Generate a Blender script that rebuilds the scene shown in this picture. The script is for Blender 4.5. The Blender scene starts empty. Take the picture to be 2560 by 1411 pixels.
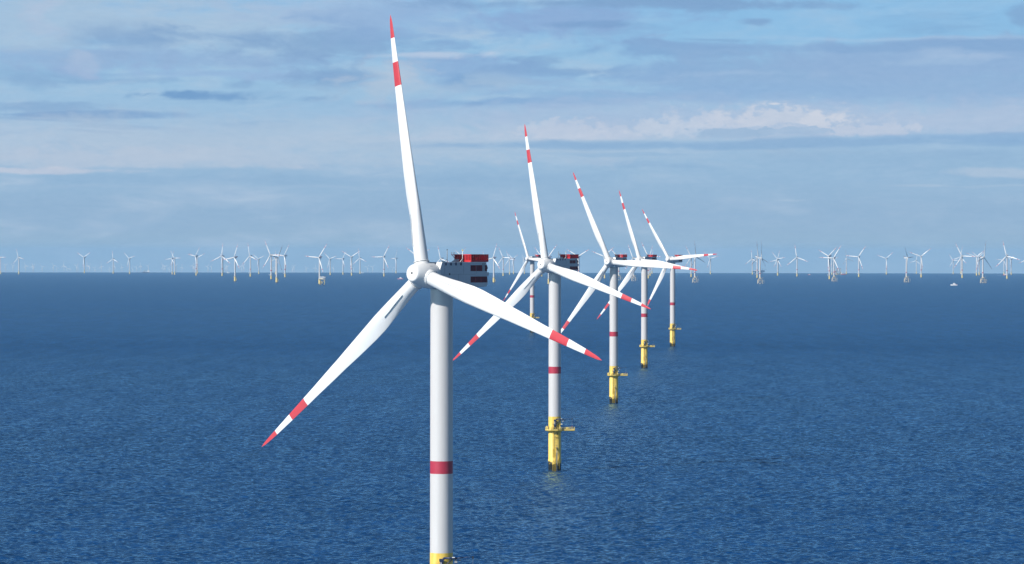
import bpy, math, random
from mathutils import Matrix, Vector
from math import radians as R_, sin, cos, pi, sqrt, atan2, asin
random.seed(7)
# ---- sky, sea and haze settings
SKY0, SKY1, SKY2 = (153, 182, 208), (150, 181, 211), (153, 186, 216)
SKY3, SKY4, SKY5, SKY6 = (158, 191, 221), (155, 194, 225), (146, 191, 229), (138, 186, 226)
LV, LW, DK, DB = (169, 195, 220), (184, 200, 219), (130, 166, 207), (116, 156, 200)
CLOUDS = [  # x, y, rx, ry, colour, opacity, raggedness, softness, flat base
 (150, 60, 420, 75, LV, .8, 1.1, .8), (560, 75, 330, 70, LV, .75, 1.1, .8), (900, 30, 300, 45, (165, 190, 222), .6, 1.1, .8),
 (310, 100, 170, 28, DK, .55, 1.0, 1), (270, 112, 90, 14, (122, 162, 207), .45, 1.0, 1),
 (330, 150, 560, 22, (140, 172, 214), .6, 1.2, .9), (60, 118, 160, 22, LV, .6, 1.1, .8),
 (800, 110, 330, 30, DK, .7, 1.2, .9), (620, 95, 150, 18, DK, .55, 1.2, .9), (1120, 60, 260, 45, (140, 175, 217), .55, 1.2, .9),
 (60, 205, 110, 14, DK, .55, 1.0, .7), (330, 205, 200, 8, DK, .4, 1.0, .7),
 (520, 187, 260, 12, (150, 180, 219), .6, 1.1, .8),
 (850, 188, 110, 28, DK, .75, 1.1, .6), (1160, 190, 170, 42, (140, 172, 214), .65, 1.1, .8), (1180, 208, 110, 14, (118, 162, 208), .6, 1.0, .7),
 (970, 195, 85, 32, LW, .75, 1.2, .8), (1010, 225, 170, 18, LV, .6, 1.2, .9), (1250, 210, 60, 16, LV, .6, 1.1, .8),
 (525, 240, 150, 8, (114, 157, 203), .75, 1.3, .7), (450, 238, 70, 5, (114, 157, 203), .6, 1.3, .7), (600, 215, 40, 7, DK, .5, 1.0, .8),
 (100, 272, 110, 12, DK, .6, .9, .6), (220, 292, 220, 7, (122, 162, 207), .75, .8, .5), (110, 302, 150, 9, DK, .6, .9, .6),
 (300, 318, 110, 6, DK, .5, .8, .6), (460, 320, 40, 4, DK, .5, .8, .6), (230, 333, 70, 4, DK, .5, .8, .6), (1190, 266, 28, 7, DK, .7, .7, .5),
 (500, 352, 1000, 42, LW, .62, .9, .9), (300, 395, 750, 26, (190, 202, 220), .6, .9, .7, 424), (1100, 385, 420, 26, LV, .6, .9, .8, 414),
 (1000, 318, 500, 24, LV, .5, 1.0, .9), (1420, 335, 420, 22, (186, 201, 222), .7, .9, .8, 352),
 (20, 425, 260, 7, (205, 208, 222), .6, .8, .6),
 # upper right
 (1420, 55, 190, 40, (140, 170, 213), .75, 1.0, .7), (1600, 12, 420, 12, DK, .85, .9, .7), (2050, 18, 120, 9, DK, .6, .9, .7), (1490, 68, 120, 8, DB, .5, .9, .7),
 (1862, 62, 32, 9, DK, .8, .8, .6), (2580, 40, 40, 30, DK, .7, .8, .7), (1345, 150, 70, 9, DK, .6, .8, .6),
 (1730, 133, 190, 14, (130, 168, 211), .8, .9, .6), (1450, 175, 160, 12, DK, .7, .9, .6), (1620, 178, 180, 22, (134, 172, 214), .7, 1.0, .7),
 (1810, 106, 60, 4, DK, .5, .8, .6), (1800, 190, 330, 30, (138, 174, 215), .6, 1.1, .8),
 (2200, 190, 560, 78, (143, 177, 215), .85, .5, .35), (2330, 150, 420, 48, (146, 178, 216), .8, .35, .3),
 (2300, 98, 340, 5, (178, 201, 228), .35, .8, 1), (2420, 118, 380, 16, (134, 170, 211), .75, .35, .4), (1990, 120, 420, 8, (136, 172, 213), .7, .6, .6),
 (2250, 235, 600, 42, (154, 184, 219), .55, 1.0, 1), (1500, 228, 170, 7, (165, 196, 225), .5, 1.3, 1), (1320, 262, 220, 11, (122, 166, 212), .7, .8, .6),
 (1500, 243, 260, 14, (138, 176, 216), .7, .8, .7), (1900, 228, 300, 22, (140, 178, 218), .5, .8, .8), (1860, 185, 150, 7, (164, 192, 223), .4, 1.4, 1),
 (1480, 205, 150, 8, (160, 191, 222), .4, 1.4, 1),
 # low cloud bank on the right
 (1900, 290, 760, 40, (170, 192, 221), .75, .7, .8, 345), (2350, 300, 420, 40, (176, 195, 221), .75, .6, .8, 338),
 (1930, 303, 230, 36, (184, 200, 222), .6, 2.0, 1.2, 346, 1), (1960, 296, 110, 22, (200, 209, 225), .7, 2.4, .8, 322, 1), (2030, 308, 34, 22, (208, 214, 227), .65, 2.4, .7, 330, 1), (1850, 304, 60, 20, (199, 208, 225), .6, 2.4, .8, 326, 1),
 (1780, 298, 50, 18, (197, 207, 225), .55, 2.4, .8, 322, 1), (1640, 320, 66, 22, (197, 208, 225), .6, 1.8, .8, 345, 1), (1710, 318, 90, 20, (193, 206, 225), .55, 1.8, .8, 345, 1),
 (1400, 328, 95, 22, (199, 208, 225), .5, 1.8, .9, 350, 1), (1515, 330, 55, 20, (197, 207, 225), .5, 1.8, .9, 348, 1), (2150, 326, 110, 17, (194, 205, 224), .7, 1.6, .5, 342, 1),
 (1860, 330, 100, 15, (158, 186, 216), .9, 1.4, .3, 346, 1), (2000, 331, 60, 11, (166, 191, 219), .85, 1.4, .3, 346, 1), (1948, 260, 15, 4, (205, 213, 227), .9, .8, .5),
 (1960, 358, 760, 10, (140, 176, 213), .8, .5, .6), (1500, 362, 320, 9, (144, 179, 214), .7, .6, .7), (2460, 343, 260, 11, (140, 176, 214), .7, .4, .5), (1640, 384, 200, 5, (140, 177, 213), .6, .6, .7),
 (1470, 400, 60, 8, (172, 194, 219), .5, 1.0, .7), (1850, 384, 420, 5, (160, 190, 218), .5, .7, .8),
 # small bright scraps
 (1035, 143, 80, 6, (192, 207, 228), .6, 1.3, .9), (1110, 138, 40, 5, (190, 206, 228), .6, 1.3, .9), (1216, 132, 26, 8, (188, 205, 228), .75, 1.3, .9),
 (2340, 142, 60, 14, (168, 194, 224), .55, 1.4, 1), (2430, 149, 60, 6, (172, 196, 225), .6, 1.2, .9), (2360, 160, 90, 8, (158, 188, 221), .7, .8, .8),
 (110, 85, 40, 22, (180, 196, 222), .4, 1.4, 1), (212, 160, 24, 20, (180, 196, 222), .4, 1.4, 1), (115, 30, 30, 18, (186, 198, 222), .4, 1.4, 1),
 (2500, 440, 110, 10, (178, 198, 220), .75, .7, .6), (2290, 466, 50, 4, (176, 197, 220), .7, .7, .6), (1975, 497, 50, 3, (170, 194, 218), .6, .7, .6), (2480, 469, 160, 3, (170, 194, 218), .5, .7, .6),
 (1500, 470, 900, 14, (150, 182, 212), .4, .8, .9), (700, 450, 900, 14, (144, 178, 211), .5, .8, .9), (600, 470, 500, 4, (160, 188, 216), .5, .8, .8), (2350, 395, 400, 16, (146, 180, 213), .5, .8, .9),
]
SEA = dict(lmin=1.5, lmax=7.5, nw=110, spread=.62, dir=.25, steep=.032, sk=.07, k0=.6, k1=1.4, s2=.45, a2=.42, s3=1.8, a3=.13, c0=(.0026, .0355, .122), c1=(.0035, .042, .141), r0=.17, r1=.23, refl=1.22, refl_far=.33, tint=(.52, .81, 1.0))
HAZE = dict(col=(.44, .745, 1.0), d=1.4e-5)
sc = bpy.context.scene
col = sc.collection

# ------------------------------------------------------------------ camera
F, CH, YT, RE = 8832.4, 116.9, 634.13, 7.84e6     # focal (px of 2560), eye height, level line, earth radius with refraction
cam_d = bpy.data.cameras.new('camera'); cam = bpy.data.objects.new('camera', cam_d); col.objects.link(cam)
cam_d.sensor_width = 36; cam_d.lens = F / 2560 * 36
cam_d.clip_start = 1; cam_d.clip_end = 400000
cam.location = (0, 0, CH)
pitch = -math.atan((705.5 - YT) / F); roll = 0.0011
cam.matrix_world = Matrix.Translation((0, 0, CH)) @ Matrix.Rotation(pi/2 + pitch, 4, 'X') @ Matrix.Rotation(roll, 4, 'Z')
sc.camera = cam

# ------------------------------------------------------------------ view
sc.view_settings.view_transform = 'Standard'
sc.view_settings.look = 'None'
sc.view_settings.exposure = 0.3
sc.view_settings.gamma = 1.0
sc.view_settings.use_curve_mapping = False
sc.cycles.volume_bounces = 1
sc.cycles.max_bounces = 8

# ------------------------------------------------------------------ sun
SUN_AZ, SUN_EL = R_(180 + 49), R_(36)              # azimuth clockwise from +Y: behind the camera, to its left
sd = bpy.data.lights.new('sun', 'SUN'); sd.energy = 4.6; sd.angle = R_(0.53); sd.color = (1.0, 0.965, 0.91)
sun = bpy.data.objects.new('sun', sd); col.objects.link(sun)
sdir = Vector((sin(SUN_AZ)*cos(SUN_EL), cos(SUN_AZ)*cos(SUN_EL), sin(SUN_EL)))
sun.rotation_euler = sdir.to_track_quat('Z', 'Y').to_euler()
sun.location = (0, 0, 400)

# ------------------------------------------------------------------ world: Nishita sky above, cloud decks near the horizon
def lin(c):
    return tuple(((v/255)/12.92 if v/255 <= .04045 else ((v/255+.055)/1.055)**2.4) for v in c) + (1.0,)
world = bpy.data.worlds.new('World'); sc.world = world; world.use_nodes = True
wt = world.node_tree; wt.nodes.clear()
def wn(t, **kw):
    n = wt.nodes.new(t)
    for k, v in kw.items(): setattr(n, k, v)
    return n
def wl(a, b): wt.links.new(a, b)
def put(sock, v):
    if hasattr(v, 'is_output') or isinstance(v, bpy.types.NodeSocket): wl(v, sock)
    else: sock.default_value = v
def wm(op, a, b=None, c=None, clamp=False):
    n = wn('ShaderNodeMath', operation=op); n.use_clamp = clamp
    put(n.inputs[0], a)
    if b is not None: put(n.inputs[1], b)
    if c is not None: put(n.inputs[2], c)
    return n.outputs[0]
def wv(op, a, b=None, c=None):
    n = wn('ShaderNodeVectorMath', operation=op); put(n.inputs[0], a)
    if b is not None: put(n.inputs[1], b)
    if c is not None: put(n.inputs[2], c)
    return n.outputs['Value'] if op == 'LENGTH' else n.outputs[0]
def wmix(fac, a, b):
    n = wn('ShaderNodeMix', data_type='RGBA'); put(n.inputs[0], fac); put(n.inputs[6], a); put(n.inputs[7], b); return n.outputs[2]
def wmap(v, a, b, c=0.0, d=1.0, smooth=True):
    n = wn('ShaderNodeMapRange'); n.interpolation_type = 'SMOOTHSTEP' if smooth else 'LINEAR'
    put(n.inputs[0], v); put(n.inputs[1], a); put(n.inputs[2], b); put(n.inputs[3], c); put(n.inputs[4], d); return n.outputs[0]
def wnoise(vec, scale, detail=5, rough=.55):
    n = wn('ShaderNodeTexNoise'); n.inputs['Scale'].default_value = scale; n.inputs['Detail'].default_value = detail
    n.inputs['Roughness'].default_value = rough; wl(vec, n.inputs['Vector']); return n

tc = wn('ShaderNodeTexCoord'); sep = wn('ShaderNodeSeparateXYZ'); wl(tc.outputs['Generated'], sep.inputs[0])
az = wm('ARCTAN2', sep.outputs[0], sep.outputs[1]); el = wm('ARCSINE', sep.outputs[2])
# sky coordinates: U along the horizon, V above it, one unit = 1/8.83 radian
U = wm('MULTIPLY', az, 8.832); V = wm('MULTIPLY', el, 8.832)
comb = wn('ShaderNodeCombineXYZ'); wl(U, comb.inputs[0]); wl(V, comb.inputs[1]); P = comb.outputs[0]
Ps = wv('MULTIPLY', P, (1.0, 4.0, 1.0))
warp = wnoise(Ps, 2.6, 3, .5)
wofs = wv('MULTIPLY', wv('SUBTRACT', warp.outputs['Color'], (.5, .5, .5)), (.22, .045, 0))
PW = wv('ADD', P, wofs)
PWs = wv('MULTIPLY', PW, (1.0, 3.6, 1.0))
nA = wnoise(PWs, 3.4, 7, .56).outputs['Fac']                       # soft billows
nB = wnoise(wv('MULTIPLY', PW, (1.0, 2.0, 1.0)), 13, 8, .62).outputs['Fac']     # edge detail
nC = wnoise(wv('MULTIPLY', PW, (1.0, 11.0, 1.0)), 2.3, 6, .55).outputs['Fac']   # long thin streaks
edge = wm('MULTIPLY', wm('SUBTRACT', wm('ADD', wm('MULTIPLY', nA, .9), wm('MULTIPLY', nB, .6)), .75), 1.0)

nP = wnoise(wv('MULTIPLY', P, (1.0, 1.5, 1.0)), 26, 9, .66).outputs['Fac']       # heaped, cauliflower edges
puff = wm('SUBTRACT', nP, .5)
nF = wnoise(wv('MULTIPLY', PW, (1.0, 3.0, 1.0)), 30, 8, .7).outputs['Fac']
ramp = wn('ShaderNodeValToRGB'); wl(wmap(V, -0.1, 0.9, smooth=False), ramp.inputs[0])
cr = ramp.color_ramp; cr.interpolation = 'EASE'
stops = [(0.0, SKY0), (.12, SKY0), (.20, SKY1), (.30, SKY2), (.42, SKY3), (.56, SKY4), (.73, SKY5), (1.0, SKY6)]
while len(cr.elements) < len(stops): cr.elements.new(.5)
for e, (p_, c_) in zip(cr.elements, stops): e.position = p_; e.color = lin(c_)
c = ramp.outputs[0]
# the right side of the sky is the clearer one
c = wmix(wm('MULTIPLY', wmap(U, -1.2, .9), wmap(V, .25, .6, 0, .55)), c, lin((137, 189, 229)))
# general soft cloud veils
c = wmix(wm('MULTIPLY', wmap(nA, .46, .74, 0, .85), wmap(U, 1.4, -.6, .25, 1)), c, lin((174, 196, 220)))
c = wmix(wm('MULTIPLY', wmap(nC, .50, .72, 0, .40), wmap(V, .08, .3, .25, 1)), c, lin((124, 164, 207)))

def blob(c, x, y, rx, ry, colr, op=1.0, amp=.9, soft=.5, flat=None, puffy=0):
    """cloud patch centred on photo-plane direction (x, y); amp = ragged edge, soft = width of the edge"""
    u0, v0 = (x - 1280)/1000, (YT - y)/1000
    ir, jr = 1000/rx, 1000/ry
    ln = wv('LENGTH', wv('MULTIPLY_ADD', PW, (ir, jr, 0), (-u0*ir, -v0*jr, 0)))
    m = wmap(wm('MULTIPLY_ADD', puff if puffy else edge, amp*(2.2 if puffy else 4.0), ln), 1 - soft*(.35 if puffy else .9), 1 + soft*(.35 if puffy else .9), op, 0)
    if flat is not None:     # flat base at photo-plane height `flat`
        m = wm('MULTIPLY', m, wmap(wm('MULTIPLY_ADD', nC, .012, V), (YT-flat)/1000, (YT-flat)/1000 + .012))
    return wmix(m, c, lin(colr))
for b in CLOUDS: c = blob(c, *b)
c = wv('MULTIPLY', c, wv('MULTIPLY_ADD', wmap(wm('ADD', wm('MULTIPLY', nF, .6), wm('MULTIPLY', nA, .4)), .3, .7, -1, 1, False), (.085, .055, .03), (1.01, 1.01, 1.005)))   # fine cloud texture

nish = wn('ShaderNodeTexSky', sky_type='NISHITA'); nish.sun_disc = False
nish.sun_elevation = SUN_EL; nish.sun_rotation = SUN_AZ; nish.altitude = 100; nish.air_density = 1.0; nish.dust_density = .4; nish.ozone_density = 2.5
bg1 = wn('ShaderNodeBackground'); wl(nish.outputs[0], bg1.inputs[0]); bg1.inputs[1].default_value = 0.055
bg2 = wn('ShaderNodeBackground'); wl(c, bg2.inputs[0]); bg2.inputs[1].default_value = 0.80
ms = wn('ShaderNodeMixShader'); wl(wmap(V, .75, 1.6), ms.inputs[0]); wl(bg2.outputs[0], ms.inputs[1]); wl(bg1.outputs[0], ms.inputs[2])
wo = wn('ShaderNodeOutputWorld'); wl(ms.outputs[0], wo.inputs[0])
world.cycles.sampling_method = 'MANUAL'; world.cycles.sample_map_resolution = 512

# ------------------------------------------------------------------ materials
def mat(name, color, rough=.5, var=0.0, scale=.4, metal=0.0, stretch=(1, 1, 1)):
    m = bpy.data.materials.new(name); m.use_nodes = True; nt = m.node_tree
    b = nt.nodes['Principled BSDF']; b.inputs['Roughness'].default_value = rough; b.inputs['Metallic'].default_value = metal
    if var:
        t = nt.nodes.new('ShaderNodeTexCoord'); mp = nt.nodes.new('ShaderNodeMapping'); mp.inputs['Scale'].default_value = stretch
        n = nt.nodes.new('ShaderNodeTexNoise'); n.inputs['Scale'].default_value = scale; n.inputs['Detail'].default_value = 6
        nt.links.new(t.outputs['Object'], mp.inputs[0]); nt.links.new(mp.outputs[0], n.inputs['Vector'])
        r = nt.nodes.new('ShaderNodeValToRGB'); r.color_ramp.elements[0].position = .3; r.color_ramp.elements[1].position = .7
        r.color_ramp.elements[0].color = tuple(v*(1-var) for v in color) + (1,); r.color_ramp.elements[1].color = tuple(color) + (1,)
        nt.links.new(n.outputs['Fac'], r.inputs[0]); nt.links.new(r.outputs[0], b.inputs['Base Color'])
    else: b.inputs['Base Color'].default_value = tuple(color) + (1,)
    return m
WHITE = mat('white_paint', (.72, .72, .71), .35, .05, .25)
TOWERW = mat('tower_paint', (.575, .555, .54), .4, .07, .5, stretch=(1, 1, .06))
NACSHADE = mat('nacelle_shaded_paint', (.50, .52, .55), .45, .08, .5)  # greyer for the nacelle sides and rear, their shade put into the colour
GREY = mat('light_grey_paint', (.52, .55, .57), .45, .08, .6)
RED = mat('red_paint', (.52, .045, .06), .45, .10, .5)
TRED = mat('tower_red_paint', (.42, .03, .06), .5, .10, .5)
DRED = mat('nacelle_red_panel', (.13, .003, .016), .6, .15, .8)
BASKET = mat('basket_red', (.60, .018, .022), .5, .25, .7)
YELLOW = mat('yellow_paint', (.72, .48, .05), .5, .12, .5, stretch=(1, 1, .15))
PALEY = mat('pale_yellow_paint', (.78, .60, .17), .5, .12, .6)
NAVY = mat('navy_crane_paint', (.012, .024, .07), .4)
DARK = mat('black_gap', (.015, .017, .02), .6)
STEEL = mat('galvanised_steel', (.30, .31, .32), .5, .2, 1.5)
GROWTH = mat('marine_growth', (.03, .03, .022), .8, .5, 1.2)
GLASS = mat('dark_window', (.03, .04, .05), .15)
FYEL = mat('far_yellow_paint', (.80, .60, .20), .6, .1, .3)
MAUVE = mat('faded_red_hull', (.42, .16, .22), .5)
CREAM = mat('cream_paint', (.74, .62, .42), .6, .1, .3)
BLUEH = mat('dark_blue_hull', (.03, .06, .14), .5)
HULLR = mat('red_hull', (.50, .05, .05), .5)
ORANGE = mat('orange_paint', (.7, .22, .04), .5)

def yellow_growth():   # yellow coat that turns to dark growth in the splash zone
    m = bpy.data.materials.new('yellow_pile'); m.use_nodes = True; nt = m.node_tree; b = nt.nodes['Principled BSDF']
    t = nt.nodes.new('ShaderNodeTexCoord'); s = nt.nodes.new('ShaderNodeSeparateXYZ'); nt.links.new(t.outputs['Object'], s.inputs[0])
    n = nt.nodes.new('ShaderNodeTexNoise'); n.inputs['Scale'].default_value = .55; n.inputs['Detail'].default_value = 5
    nt.links.new(t.outputs['Object'], n.inputs['Vector'])
    ad = nt.nodes.new('ShaderNodeMath'); ad.operation = 'MULTIPLY_ADD'; ad.inputs[1].default_value = -8.5
    nt.links.new(n.outputs['Fac'], ad.inputs[0]); nt.links.new(s.outputs[2], ad.inputs[2])
    mr = nt.nodes.new('ShaderNodeMapRange'); mr.inputs[1].default_value = -.3; mr.inputs[2].default_value = .3
    nt.links.new(ad.outputs[0], mr.inputs[0])
    n2 = nt.nodes.new('ShaderNodeTexNoise'); n2.inputs['Scale'].default_value = .6; n2.inputs['Detail'].default_value = 6
    mp = nt.nodes.new('ShaderNodeMapping'); mp.inputs['Scale'].default_value = (1, 1, .12)
    nt.links.new(t.outputs['Object'], mp.inputs[0]); nt.links.new(mp.outputs[0], n2.inputs['Vector'])
    r = nt.nodes.new('ShaderNodeValToRGB'); r.color_ramp.elements[0].color = (.67, .445, .05, 1); r.color_ramp.elements[1].color = (.79, .575, .14, 1)
    r.color_ramp.elements[0].position = .35; r.color_ramp.elements[1].position = .6
    nt.links.new(n2.outputs['Fac'], r.inputs[0])
    mx = nt.nodes.new('ShaderNodeMix'); mx.data_type = 'RGBA'; nt.links.new(mr.outputs[0], mx.inputs[0])
    mx.inputs[6].default_value = (.022, .024, .02, 1); nt.links.new(r.outputs[0], mx.inputs[7])
    nt.links.new(mx.outputs[2], b.inputs['Base Color']); b.inputs['Roughness'].default_value = .5
    return m
PILE = yellow_growth()

def mesh_panel():   # woven red safety mesh: half open
    m = bpy.data.materials.new('red_safety_mesh'); m.use_nodes = True; nt = m.node_tree; b = nt.nodes['Principled BSDF']
    t = nt.nodes.new('ShaderNodeTexCoord')
    n = nt.nodes.new('ShaderNodeTexNoise'); n.inputs['Scale'].default_value = 2.2; n.inputs['Detail'].default_value = 4
    nt.links.new(t.outputs['Object'], n.inputs['Vector'])
    r = nt.nodes.new('ShaderNodeValToRGB'); r.color_ramp.elements[0].color = (.36, .01, .03, 1); r.color_ramp.elements[1].color = (.62, .03, .04, 1)
    nt.links.new(n.outputs['Fac'], r.inputs[0]); nt.links.new(r.outputs[0], b.inputs['Base Color'])
    b.inputs['Roughness'].default_value = .6
    tr = nt.nodes.new('ShaderNodeBsdfTranslucent'); nt.links.new(r.outputs[0], tr.inputs[0]); mx = nt.nodes.new('ShaderNodeMixShader'); mx.inputs[0].default_value = .45
    o_ = nt.nodes['Material Output']; nt.links.new(b.outputs[0], mx.inputs[1]); nt.links.new(tr.outputs[0], mx.inputs[2])
    tp = nt.nodes.new('ShaderNodeBsdfTransparent'); m2 = nt.nodes.new('ShaderNodeMixShader'); m2.inputs[0].default_value = .35
    nt.links.new(mx.outputs[0], m2.inputs[1]); nt.links.new(tp.outputs[0], m2.inputs[2]); nt.links.new(m2.outputs[0], o_.inputs[0])
    return m
REDMESH = mesh_panel()

# ------------------------------------------------------------------ mesh builder
class MB:
    def __init__(s): s.v = []; s.f = []; s.m = []; s.mats = []; s.sm = []
    def mi(s, m):
        if m not in s.mats: s.mats.append(m)
        return s.mats.index(m)
    def add(s, vs, fs, m, smooth=False, M=None):
        o = len(s.v)
        for p in vs:
            p = Vector(p)
            s.v.append(tuple(M @ p) if M else tuple(p))
        k = s.mi(m)
        for f in fs: s.f.append([i + o for i in f]); s.m.append(k); s.sm.append(smooth)
    def box(s, x0, x1, y0, y1, z0, z1, m, M=None):
        vs = [(x0,y0,z0),(x1,y0,z0),(x1,y1,z0),(x0,y1,z0),(x0,y0,z1),(x1,y0,z1),(x1,y1,z1),(x0,y1,z1)]
        s.add(vs, [(0,3,2,1),(4,5,6,7),(0,1,5,4),(1,2,6,5),(2,3,7,6),(3,0,4,7)], m, False, M)
    def rings(s, rings, m, smooth=True, cap=(True, True), M=None, closed=True):
        """loft list of equal-length closed rings"""
        n = len(rings[0]); vs = [p for r in rings for p in r]; fs = []
        for i in range(len(rings)-1):
            for j in range(n):
                a, b = i*n + j, i*n + (j+1) % n
                fs.append((a, b, b+n, a+n))
        s.add(vs, fs, m, smooth, M)
        if cap[0]: s.add(rings[0], [tuple(range(n))[::-1]], m, False, M)
        if cap[1]: s.add(rings[-1], [tuple(range(n))], m, False, M)
    def lathe(s, prof, m, n=32, smooth=True, cap=(False, False), M=None, axis='Z'):
        rs = []
        for r, z in prof:
            ring = []
            for j in range(n):
                a = 2*pi*j/n
                if axis == 'Z': ring.append((r*cos(a), r*sin(a), z))
                elif axis == 'Y': ring.append((r*sin(a), z, r*cos(a)))
            rs.append(ring)
        s.rings(rs, m, smooth, cap, M)
    def tube(s, a, b, r, m, n=8, r2=None, M=None):
        a, b = Vector(a), Vector(b); d = (b - a).normalized(); q = d.to_track_quat('Z', 'Y').to_matrix()
        r2 = r if r2 is None else r2
        ra = [tuple(a + q @ Vector((r*cos(2*pi*j/n), r*sin(2*pi*j/n), 0))) for j in range(n)]
        rb = [tuple(b + q @ Vector((r2*cos(2*pi*j/n), r2*sin(2*pi*j/n), 0))) for j in range(n)]
        s.rings([ra, rb], m, n > 5, (True, True), M)
    def path(s, pts, r, m, n=8, M=None):
        for a, b in zip(pts, pts[1:]): s.tube(a, b, r, m, n, M=M)
    def prism(s, poly, x0, x1, m, axis='X', M=None):
        n = len(poly)
        if axis == 'X': A = [(x0, p[0], p[1]) for p in poly]; B = [(x1, p[0], p[1]) for p in poly]
        elif axis == 'Z': A = [(p[0], p[1], x0) for p in poly]; B = [(p[0], p[1], x1) for p in poly]
        else: A = [(p[0], x0, p[1]) for p in poly]; B = [(p[0], x1, p[1]) for p in poly]
        fs = [tuple(range(n))[::-1], tuple(range(n, 2*n))] + [(i, (i+1) % n, (i+1) % n + n, i+n) for i in range(n)]
        s.add(A + B, fs, m, False, M)
    def mesh(s, name, fix=True):
        me = bpy.data.meshes.new(name); me.from_pydata(s.v, [], s.f)
        for m in s.mats: me.materials.append(m)
        me.polygons.foreach_set('material_index', s.m); me.polygons.foreach_set('use_smooth', s.sm)
        me.update()
        import bmesh
        bm = bmesh.new(); bm.from_mesh(me); bmesh.ops.remove_doubles(bm, verts=bm.verts, dist=1e-5)
        bmesh.ops.recalc_face_normals(bm, faces=bm.faces); bm.to_mesh(me); bm.free()
        return me

def obj(name, me, parent=None, M=None):
    o = bpy.data.objects.new(name, me); col.objects.link(o)
    if parent: o.parent = parent
    if M is not None: o.matrix_basis = M
    return o
def bevel(o, w, seg=2):
    b = o.modifiers.new('bevel', 'BEVEL'); b.width = w; b.segments = seg; b.limit_method = 'ANGLE'; b.angle_limit = R_(40); return o
def tag(o, label=None, cat=None, group=None, kind=None):
    if label: o['label'] = label
    if cat: o['category'] = cat
    if group: o['group'] = group
    if kind: o['kind'] = kind
    return o
def empty(name, loc): 
    o = bpy.data.objects.new(name, None); col.objects.link(o); o.location = loc; o.empty_display_size = 5; return o
def at(px, D):     # sea-level point at distance D in the direction of photo column px
    return Vector(((px - 1280)/F*D, D, -D*D/(2*RE)))

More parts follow.
